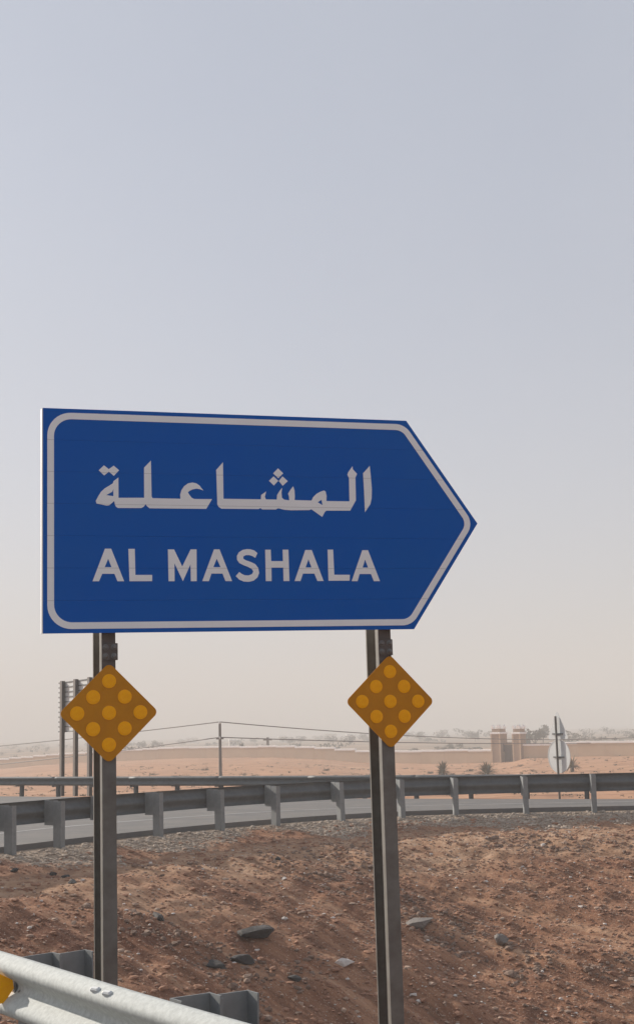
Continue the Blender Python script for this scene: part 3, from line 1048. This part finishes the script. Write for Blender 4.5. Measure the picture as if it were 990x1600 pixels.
# ------------------------------------------------------------------ power line
YP = 108.0
pt = at(343.5, 1130, YP)
pb = gz(pt.x, YP)
up_ = empty('utility_pole', (pt.x, YP, pb - 0.05))
tag(up_, 'slender dark utility pole rising between the two sign posts', 'utility pole')
hp = pt.z - pb + 0.05
MB().tube([(0, 0, -0.4), (0, 0, hp)], [0.14, 0.10], 8).build('shaft', M['wood'], up_)
zlw = at(343.5, 1154, YP).z - up_.location.z
MB().box(-0.30, 0.30, -0.16, -0.10, zlw - 0.06, zlw + 0.06).build('crossarm', M['wood'], up_)
for z in (hp, zlw):
    MB().tube([(0.0, -0.17, z - 0.05), (0.0, -0.17, z + 0.09), (0, -0.17, z + 0.15)], [0.05, 0.07, 0.02], 8).build('insulator', M['sign_back'], up_)
p2 = at(418, 1152, 215.0)
b2 = gz(p2.x, 215.0)
u2 = empty('utility_pole', (p2.x, 215.0, b2))
tag(u2, 'short far utility pole behind the boundary wall, right of the slender pole', 'utility pole')
MB().tube([(0, 0, -0.4), (0, 0, p2.z - b2)], [0.24, 0.20], 8).build('shaft', M['wood'], u2)
MB().box(-0.7, 0.7, -0.3, -0.2, p2.z - b2 - 0.5, p2.z - b2 - 0.3).build('crossarm', M['wood'], u2)


def wire(name, pts, label):
    mb = MB()
    mb.tube(pts, 0.040, 5)
    tag(mb.build(name, M['wire']), label, 'cable', 'overhead wires')


def sag(a, b, s, n=24):
    return [a.lerp(b, k / n) - Vector((0, 0, s * 4 * (k / n) * (1 - k / n))) for k in range(n + 1)]


A_t, A_l = Vector((pt.x, YP - 0.17, pt.z + 0.10)), Vector((pt.x, YP - 0.17, zlw + up_.location.z + 0.10))
wire('overhead_wire', sag(at(-260, 1187, 150.0), A_t, 0.25)[:-1] + sag(A_t, at(1080, 1146, 190.0), 1.1), 'upper overhead wire draped over the top of the slender utility pole')
wire('overhead_wire', sag(at(-60, 1200, 140.0), A_l, 0.15)[:-1] + sag(A_l, at(1080, 1156, 185.0), 0.5), 'lower overhead wire fixed halfway down the slender utility pole')

# ------------------------------------------------------------------ plants
def leaf_cloud(n, rx, ry, rz, size, lobes, seed):
    g = np.random.default_rng(seed)
    cen = g.normal(0, 0.45, (lobes, 3)) * [rx, ry, rz * 0.8]
    cen[:, 2] = np.clip(cen[:, 2] + rz * 1.0, rz * 0.35, rz * 1.7)
    rad = g.uniform(0.28, 0.6, lobes)
    k = g.integers(0, lobes, n)
    d = g.normal(0, 1, (n, 3))
    d /= np.linalg.norm(d, axis=1)[:, None]
    P = cen[k] + d * (rad[k] * g.uniform(0.55, 1.05, n))[:, None] * [rx, ry, rz]
    P[:, 2] = np.maximum(P[:, 2], 0.02)
    a = g.normal(0, 1, (n, 3))
    a /= np.linalg.norm(a, axis=1)[:, None]
    b = np.cross(a, g.normal(0, 1, (n, 3)))
    b /= np.linalg.norm(b, axis=1)[:, None]
    s = size * g.uniform(0.6, 1.4, (n, 1))
    V = np.stack([P - a * s, P + b * s * 0.6, P + a * s, P - b * s * 0.6], 1).reshape(-1, 3)
    return V, np.arange(n * 4).reshape(n, 4)


seed_ = [100]


def tree(name, px, Y, wpx, hpx, label, group, n=620, cat='tree', mat='leaf'):
    seed_[0] += 1
    x = at(px, 1160, Y).x
    z = gz(x, Y)
    w, h = wpx / 2100 * Y / 2, hpx / 2100 * Y
    root = empty(name, (x, Y, z))
    V, F = leaf_cloud(n, w, w, h * 0.42, max(0.05, h * 0.05), 11, seed_[0])
    V[:, 2] += h * 0.10
    link('crown', np_mesh('crown', V, F, M[mat]), root)
    g = random.Random(seed_[0])
    mb = MB()
    mb.tube([(0, 0, -0.3), (0, 0, h * 0.2), (g.uniform(-.1, .1) * w, 0, h * 0.5)], [h * 0.035, h * 0.028, h * 0.015], 6)
    for q in range(4):
        a = g.uniform(0, 6.28)
        mb.tube([(0, 0, h * 0.18), (math.cos(a) * w * 0.3, math.sin(a) * w * 0.3, h * 0.42), (math.cos(a) * w * 0.55, math.sin(a) * w * 0.55, h * 0.6)], [h * 0.02, h * 0.014, h * 0.006], 5)
    mb.build('trunk', M['bark'], root)
    tag(root, label, cat, group)
    return root


# behind the wall, near the gate
tree('tree', 835, 250, 36, 34, 'broad dark tree behind the wall just right of the towered gate', 'trees beyond the wall')
tree('tree', 815, 262, 22, 30, 'dark tree rising close behind the right gate tower', 'trees beyond the wall')
tree('tree', 888, 290, 34, 22, 'low dark tree behind the wall near the right edge, past the round sign', 'trees beyond the wall')
tree('tree', 848, 330, 16, 30, 'narrow upright tree behind the broad tree right of the gate', 'trees beyond the wall')
for k_, (px, Y, w, h) in enumerate(((648, 230, 26, 12), (688, 245, 30, 12), (727, 240, 24, 12), (706, 262, 20, 14))):
    tree('bush', px, Y, w, h, 'low dark bush just behind the wall, %s one right of the right sign post' % ORD[(0, 1, 3, 2)[k_]], 'bushes behind the wall', 900, 'bush')
for k_, (px, Y, w, h) in enumerate(sorted(((655, 480, 24, 16), (690, 520, 20, 15), (728, 500, 28, 18), (742, 430, 18, 20), (770, 470, 20, 18), (636, 600, 22, 12), (668, 430, 18, 10)))):
    tree('tree', px, Y, w, h, '%s hazy tree along the plain from the right sign post towards the gate' % ORD[k_], 'hazy trees right of the post', 600)
for k_, (px, Y, w, h) in enumerate(sorted(((223, 420, 14, 14), (246, 430, 18, 14), (200, 520, 16, 10), (286, 560, 16, 9), (372, 520, 16, 9), (398, 560, 18, 10), (452, 470, 26, 14), (470, 520, 18, 12), (520, 480, 18, 14), (545, 430, 24, 16), (568, 520, 18, 13), (500, 640, 22, 10)))):
    tree('tree', px, Y, w, h, '%s small hazy tree above the wall, counting right from the left sign post' % ORD[k_], 'hazy trees between the sign posts', 600)
for k_, (px, Y, w, h) in enumerate(sorted(((18, 520, 26, 10), (60, 600, 30, 9), (75, 460, 16, 9)))):
    tree('tree', px, Y, w, h, '%s faint hazy tree from the left edge, left of the ribbed sign posts' % ORD[k_], 'hazy trees at the left edge', 260)
for k_, (px, Y, w, h) in enumerate(sorted(((915, 420, 24, 16), (950, 470, 26, 18), (978, 380, 22, 16)))):
    tree('tree', px, Y, w, h, '%s hazy tree right of the round sign, above the wall' % ORD[k_], 'hazy trees at the right edge', 300)
# far scrub that nobody could count
SV, SF, o_ = [], [], 0
for k in range(210):
    Y = 240 + 1500 * random.random() ** 1.5
    x = random.uniform(-0.30, 0.30) * Y
    h = random.uniform(0.7, 2.6)
    V, F_ = leaf_cloud(46, h * 1.1, h * 1.1, h * 0.45, h * 0.14, 4, 900 + k)
    V += [x, Y, gz(x, Y)]
    SV.append(V)
    SF.append(F_ + o_)
    o_ += len(V)
tag(link('distant_scrub', np_mesh('distant_scrub', np.concatenate(SV), np.concatenate(SF), M['leaf'])), 'scattered low scrub fading into haze on the plain beyond the wall', 'scrub', None, 'stuff')


def palm(px, py, Y, hpx, label, n=46, spread=0.8, seed=1):
    g = random.Random(seed)
    b = at(px, py, Y)
    z = gz(b.x, Y)
    h = hpx / 2100 * Y
    root = empty('young_palm', (b.x, Y, z))
    mb = MB()
    mb.tube([(0, 0, -0.2), (0.02, 0, h * 0.12), (0.0, 0.01, h * 0.24)], [h * 0.09, h * 0.10, h * 0.06], 8)
    mb.build('trunk', M['bark'], root)
    for k in range(n):
        a = g.uniform(0, 2 * math.pi)
        up = g.uniform(0.35, 1.0)
        L = h * g.uniform(0.7, 1.0)
        fm = MB()
        v, f = [], []
        m = 7
        sd = Vector((-math.sin(a), math.cos(a), 0))
        for i in range(m + 1):
            t = i / m
            rr = L * spread * (1 - up * 0.75) * t
            zz = h * 0.15 + L * up * t * 0.95 - L * (0.75 - up * 0.55) * t * t
            p = Vector((math.cos(a) * rr, math.sin(a) * rr, max(zz, 0.02)))
            wd = L * 0.035 * math.sin(math.pi * (0.12 + 0.86 * t))
            v += [p - sd * wd + Vector((0, 0, wd * .5)), p, p + sd * wd + Vector((0, 0, wd * .5))]
            if i:
                q = (i - 1) * 3
                f += [(q, q + 1, q + 4, q + 3), (q + 1, q + 2, q + 5, q + 4)]
        fm.add(v, f)
        fm.build('frond', M['dry_leaf'], root, fix=False)
    tag(root, label, 'palm', 'young palms on the sand')


palm(691, 1206, 104, 36, 'young dry palm with one tall upright frond beyond the rail, left of the gate', 70, 0.75, 3)
palm(759, 1208, 102, 34, 'wide drooping young palm beyond the rail, below the gate tower', 85, 1.2, 5)
palm(893, 1206, 108, 32, 'young dry palm half hidden behind the round sign', 60, 0.9, 8)


def tuft(px, py, Y, w, label, group, seed):
    b = at(px, py, Y)
    root = empty('dry_shrub', (b.x, Y, gz(b.x, Y) - 0.03))
    ww_ = w / 2100 * Y / 2
    V, F = leaf_cloud(420, ww_, ww_, ww_ * 0.30, ww_ * 0.055, 7, seed)
    V[:, 2] -= 0.02 + ww_ * 0.08
    link('twigs', np_mesh('twigs', V, F, M['dry_leaf']), root)
    mb = MB()
    for q in range(5):
        a = q * 1.3
        mb.tube([(0, 0, -0.05), (math.cos(a) * ww_ * .3, math.sin(a) * ww_ * .3, ww_ * .3), (math.cos(a) * ww_ * .6, math.sin(a) * ww_ * .6, ww_ * .6)], [0.02, 0.015, 0.006], 5)
    mb.build('stem', M['bark'], root)
    tag(root, label, 'shrub', group)


for k, (px, Y, w) in enumerate(((640, 78, 12), (651, 74, 9), (668, 95, 14), (672, 130, 16), (706, 120, 14), (735, 135, 16), (812, 140, 14), (830, 120, 12))):
    tuft(px, 1195, Y, w, '%s small dry shrub on the sand counting right from the right sign post' % ORD[k], 'dry shrubs right of the post', 300 + k)
for k, (px, Y, w) in enumerate(((205, 110, 12), (238, 130, 16), (290, 118, 20), (320, 140, 16), (380, 125, 14), (415, 100, 12), (470, 112, 16), (510, 135, 16), (560, 84, 26), (575, 120, 14))):
    tuft(px, 1195, Y, w, '%s small dry shrub on the sand counting right from the left sign post' % ORD[k], 'dry shrubs between the posts', 330 + k)
for k, (px, Y, w) in enumerate(((12, 118, 14), (40, 100, 12), (78, 132, 16))):
    tuft(px, 1195, Y, w, '%s small dry shrub on the sand from the left edge' % ORD[k], 'dry shrubs at the left edge', 360 + k)

# sparse dry grass nobody could count
SV, SF, o_ = [], [], 0
for k in range(900):
    Y = random.uniform(58, 168)
    x = random.uniform(-0.27, 0.27) * Y
    h = random.uniform(0.10, 0.34)
    V, F_ = leaf_cloud(22, h * 1.3, h * 1.3, h * 0.4, h * 0.16, 3, 2900 + k)
    V += [x, Y, 0]
    SV.append(V)
    SF.append(F_ + o_)
    o_ += len(V)
SV = np.concatenate(SV)
CX, CY = SV.reshape(900, -1, 3)[:, :, 0].mean(1), SV.reshape(900, -1, 3)[:, :, 1].mean(1)
SV[:, 2] += np.repeat(ground_z(CX, CY), 88) - 0.03
tag(link('dry_grass', np_mesh('dry_grass', SV, np.concatenate(SF), M['dry_leaf'])), 'sparse dry grass tufts scattered over the orange sand', 'grass', None, 'stuff')

# ------------------------------------------------------------------ far houses
def house(px, Y, wpx, hpx, label, mat='house'):
    x = at(px, 1160, Y).x
    z = gz(x, Y)
    w, h = wpx / 2100 * Y, hpx / 2100 * Y
    root = empty('house', (x, Y, z), (0, 0, R(random.uniform(-25, 25))))
    MB().box(-w / 2, w / 2, -w * .35, w * .35, -0.5, h).build('wall', M[mat], root)
    MB().bevel_box(-w / 2 - .1, w / 2 + .1, -w * .35 - .1, w * .35 + .1, h + .004, h + 0.35, 0.05).build('parapet', M['white_trim'], root)
    for k in range(2):
        cx_ = (-0.25 + 0.5 * k) * w
        MB().box(cx_ - w * .07, cx_ + w * .07, -w * .35 - .03, -w * .35 + .05, h * .45, h * .75).build('window', M['slit'], root)
    MB().box(-w * .06, w * .06, -w * .35 - .035, -w * .35 + .05, 0, h * .55).build('door', M['gate'], root)
    tag(root, label, 'house')


house(364, 430, 12, 9, 'small pale house in the haze just right of the slender utility pole')
house(442, 620, 14, 8, 'pale low house in the haze midway between the sign posts')
house(517, 700, 16, 9, 'white house in the haze left of the right diamond marker')
house(548, 560, 13, 9, 'pale house in the haze beside the right sign post')
house(300, 760, 16, 7, 'faint house in the haze left of the slender utility pole')
house(690, 800, 18, 8, 'faint house in the haze between the right post and the gate')

# ------------------------------------------------------------------ stones
ICO = None


def ico():
    t = (1 + 5 ** 0.5) / 2
    v = np.array([(-1, t, 0), (1, t, 0), (-1, -t, 0), (1, -t, 0), (0, -1, t), (0, 1, t), (0, -1, -t), (0, 1, -t), (t, 0, -1), (t, 0, 1), (-t, 0, -1), (-t, 0, 1)], float)
    v /= np.linalg.norm(v[0])
    f = np.array([(0, 11, 5), (0, 5, 1), (0, 1, 7), (0, 7, 10), (0, 10, 11), (1, 5, 9), (5, 11, 4), (11, 10, 2), (10, 7, 6), (7, 1, 8), (3, 9, 4), (3, 4, 2), (3, 2, 6), (3, 6, 8), (3, 8, 9), (4, 9, 5), (2, 4, 11), (6, 2, 10), (8, 6, 7), (9, 8, 1)])
    return v, f


IV, IF = ico()


def scatter(name, X, Y, size, mat, label, cat, flat=0.6, sink=0.3):
    n = len(X)
    Z = ground_z(X, Y)
    g = rng
    a = g.uniform(0, 2 * np.pi, n)
    sx, sy, sz = size * g.uniform(0.7, 1.5, n), size * g.uniform(0.6, 1.1, n), size * flat * g.uniform(0.6, 1.2, n)
    V = IV[None] * g.uniform(0.72, 1.2, (n, 12, 1))
    x, y, z = V[..., 0] * sx[:, None], V[..., 1] * sy[:, None], V[..., 2] * sz[:, None]
    ca, sa = np.cos(a)[:, None], np.sin(a)[:, None]
    W = np.stack([X[:, None] + x * ca - y * sa, Y[:, None] + x * sa + y * ca, Z[:, None] + z + (sz * (1 - 2 * sink) * 0.5)[:, None]], -1)
    F = IF[None] + (np.arange(n) * 12)[:, None, None]
    tag(link(name, np_mesh(name, W.reshape(-1, 3), F.reshape(-1, 3), mat)), label, cat, None, 'stuff')


def band_points(n, s0, s1, x0=-8.5, x1=11.5, pw=1.0):
    X = rng.uniform(x0, x1, n)
    s = s0 + (s1 - s0) * rng.random(n) ** pw
    return X, g1(X) - s / c1(X)


X, Y = band_points(19000, 0.0, 1.9)
k_ = (g1(X) - Y) * c1(X) + 1.6 * fbm(X * 0.7, Y * 0.7, 3, 5) < rng.uniform(0.5, 1.2, len(X))
X, Y = X[k_], Y[k_]
scatter('gravel', X, Y, np.minimum(rng.lognormal(math.log(0.021), 0.5, len(X)), 0.07), M['gravel'], 'grey crushed gravel along the foot of the curving guardrail', 'gravel')
X, Y = band_points(30000, 0.4, 14, pw=0.9)
scatter('soil_clods', X, Y, np.minimum(rng.lognormal(math.log(0.020), 0.6, 30000), 0.075), M['clod'], 'reddish clods strewn over the dirt slope', 'soil', 0.55, 0.45)
X, Y = band_points(26000, 2.2, 13, pw=0.9)
k_ = (fbm(X * 0.45, Y * 0.45, 3, 63) + 0.10 * sstep(2, 6, X)) > 0.10
X, Y = X[k_], Y[k_]
scatter('rubble', X, Y, np.minimum(rng.lognormal(math.log(0.026), 0.5, len(X)), 0.10), M['rubble'], 'patches of brown broken rubble on the dirt slope', 'rubble', 0.7, 0.3)
X, Y = band_points(13000, 0.4, 14, pw=1.0)
scatter('pebbles', X, Y, np.minimum(rng.lognormal(math.log(0.018), 0.5, 13000), 0.06), M['pebble'], 'tan pebbles strewn over the dirt slope', 'pebbles')
X, Y = band_points(2200, 1.6, 15)
scatter('pale_chips', X, Y, rng.lognormal(math.log(0.017), 0.45, 2200), M['pale_stone'], 'tiny pale stone chips dotted over the dirt slope', 'pebbles')


def ground_hit(px, py):
    d = CAM_M @ Vector(((px - 495) / FPX, -(py - 800) / FPX, -1))
    t = np.arange(10.0, 60.0, 0.02)
    zz = CAM_H + d.z / d.y * t
    below = zz < ground_z(d.x / d.y * t, t)
    k = int(np.argmax(below))
    return Vector((0, 0, CAM_H)) + d * (t[k] / d.y)


import bmesh


def rock(px, py, wpx, hpx, mat, label, seed, flat=0.5, slab=False):
    p = ground_hit(px, py)
    g = np.random.default_rng(seed)
    w = wpx / 2100 * p.y / 2
    bm = bmesh.new()
    bmesh.ops.create_icosphere(bm, subdivisions=3, radius=1.0)
    k1 = g.uniform(-9, 9, 3)
    planes = [Vector(g.normal(0, 1, 3)).normalized() for _ in range(15)]
    lim = g.uniform(0.38, 0.78, 15)
    co = np.array([v.co[:] for v in bm.verts])
    nz_ = fbm(co[:, 0] * 1.8 + k1[0], co[:, 1] * 1.8 + co[:, 2] * 1.3 + k1[1], 3, seed)
    for v, n_ in zip(bm.verts, nz_):
        c = v.co.copy()
        for q, l in zip(planes, lim):
            e = c.dot(q) - l
            if e > 0:
                c -= q * e
        c *= 1 + 0.16 * n_
        if slab and c.z > 0.3:
            c.z = 0.3 + (c.z - 0.3) * 0.25
        v.co = Vector((c.x * w * 1.45, c.y * w * 1.1, c.z * w * flat * 1.35))
    me = bpy.data.meshes.new('rock')
    bm.to_mesh(me)
    bm.free()
    me.polygons.foreach_set('use_smooth', [False] * len(me.polygons))
    me.materials.append(M[mat])
    o = link('rock', me, None, (p.x, p.y, gz(p.x, p.y) + w * flat * 0.30), (g.uniform(-.12, .12), g.uniform(-.12, .12), g.uniform(0, 6)))
    tag(o, label, 'rock', 'rocks on the dirt slope')


rock(652, 1448, 58, 24, 'grey_stone', 'largest flat grey slab on the dirt slope beside the right post', 1, 0.42, True)
rock(781, 1470, 28, 16, 'grey_stone', 'grey rounded rock on the slope right of the large slab', 2, 0.65)
rock(665, 1467, 11, 14, 'pebble', 'small tan stone just below the large grey slab', 3, 0.8)
rock(402, 1462, 52, 20, 'dark_stone', 'large black asphalt lump on the slope between the sign posts', 4, 0.42)
rock(381, 1504, 36, 14, 'dark_stone', 'black lump below the large asphalt lump between the posts', 5, 0.42)
rock(336, 1511, 38, 16, 'dark_stone', 'dark lump with a pale side, leftmost of the row right of the left post', 6, 0.42)
rock(463, 1532, 22, 10, 'dark_stone', 'thin dark fragment low on the slope in the middle', 7, 0.35)
rock(536, 1508, 32, 18, 'pale_stone', 'pale broken stone left of the right sign post', 8, 0.5)
rock(248, 1437, 28, 16, 'dark_stone', 'brown-black clod on the slope right of the left post', 9, 0.55)
rock(104, 1371, 16, 10, 'dark_stone', 'dark clod below the rail, right one of the pair left of the left post', 10, 0.5)
rock(82, 1368, 13, 8, 'dark_stone', 'dark clod below the rail, left one of the pair left of the left post', 11, 0.5)
rock(22, 1362, 14, 9, 'dark_stone', 'dark clod nearest the left edge below the rail', 12, 0.5)
rock(112, 1379, 16, 9, 'dark_stone', 'black clod just below the pair left of the left post', 13, 0.4)
rock(443, 1374, 9, 7, 'pale_stone', 'small bright white stone on the slope between the posts', 14, 0.6)
rock(645, 1557, 13, 9, 'pale_stone', 'white chip right of the right post near the bottom, upper of two', 15, 0.4)
rock(655, 1565, 11, 7, 'pale_stone', 'white chip right of the right post near the bottom, lower of two', 16, 0.4)
rock(676, 1540, 12, 9, 'pebble', 'tan stone right of the two white chips near the bottom', 17, 0.6)
rock(298, 1416, 9, 7, 'pale_stone', 'small white stone on the slope just right of the left post', 18, 0.6)
rock(733, 1250, 12, 6, 'pale_stone', 'pale scrap lying by the ramp edge under the rail right of the right post', 19, 0.3)
rock(435, 1344, 9, 8, 'dark_stone', 'small black clod on the upper slope between the posts', 20, 0.6)

# ------------------------------------------------------------------ dusty air
hz = MB().box(-5100, 5100, -400, 5600, -14, 60).build('haze', None or M['wire'])
hm = bpy.data.materials.new('dusty air')
hm.use_nodes = True
hm.node_tree.nodes.clear()
pv = hm.node_tree.nodes.new('ShaderNodeVolumePrincipled')
pv.inputs['Color'].default_value = (0.79, 0.79, 0.775, 1)
pv.inputs['Density'].default_value = 0.0021
pv.inputs['Anisotropy'].default_value = 0.0
ho = hm.node_tree.nodes.new('ShaderNodeOutputMaterial')
hm.node_tree.links.new(pv.outputs[0], ho.inputs['Volume'])
hz.data.materials[0] = hm
tag(hz, 'dusty haze hanging over the plain', 'haze', None, 'stuff')
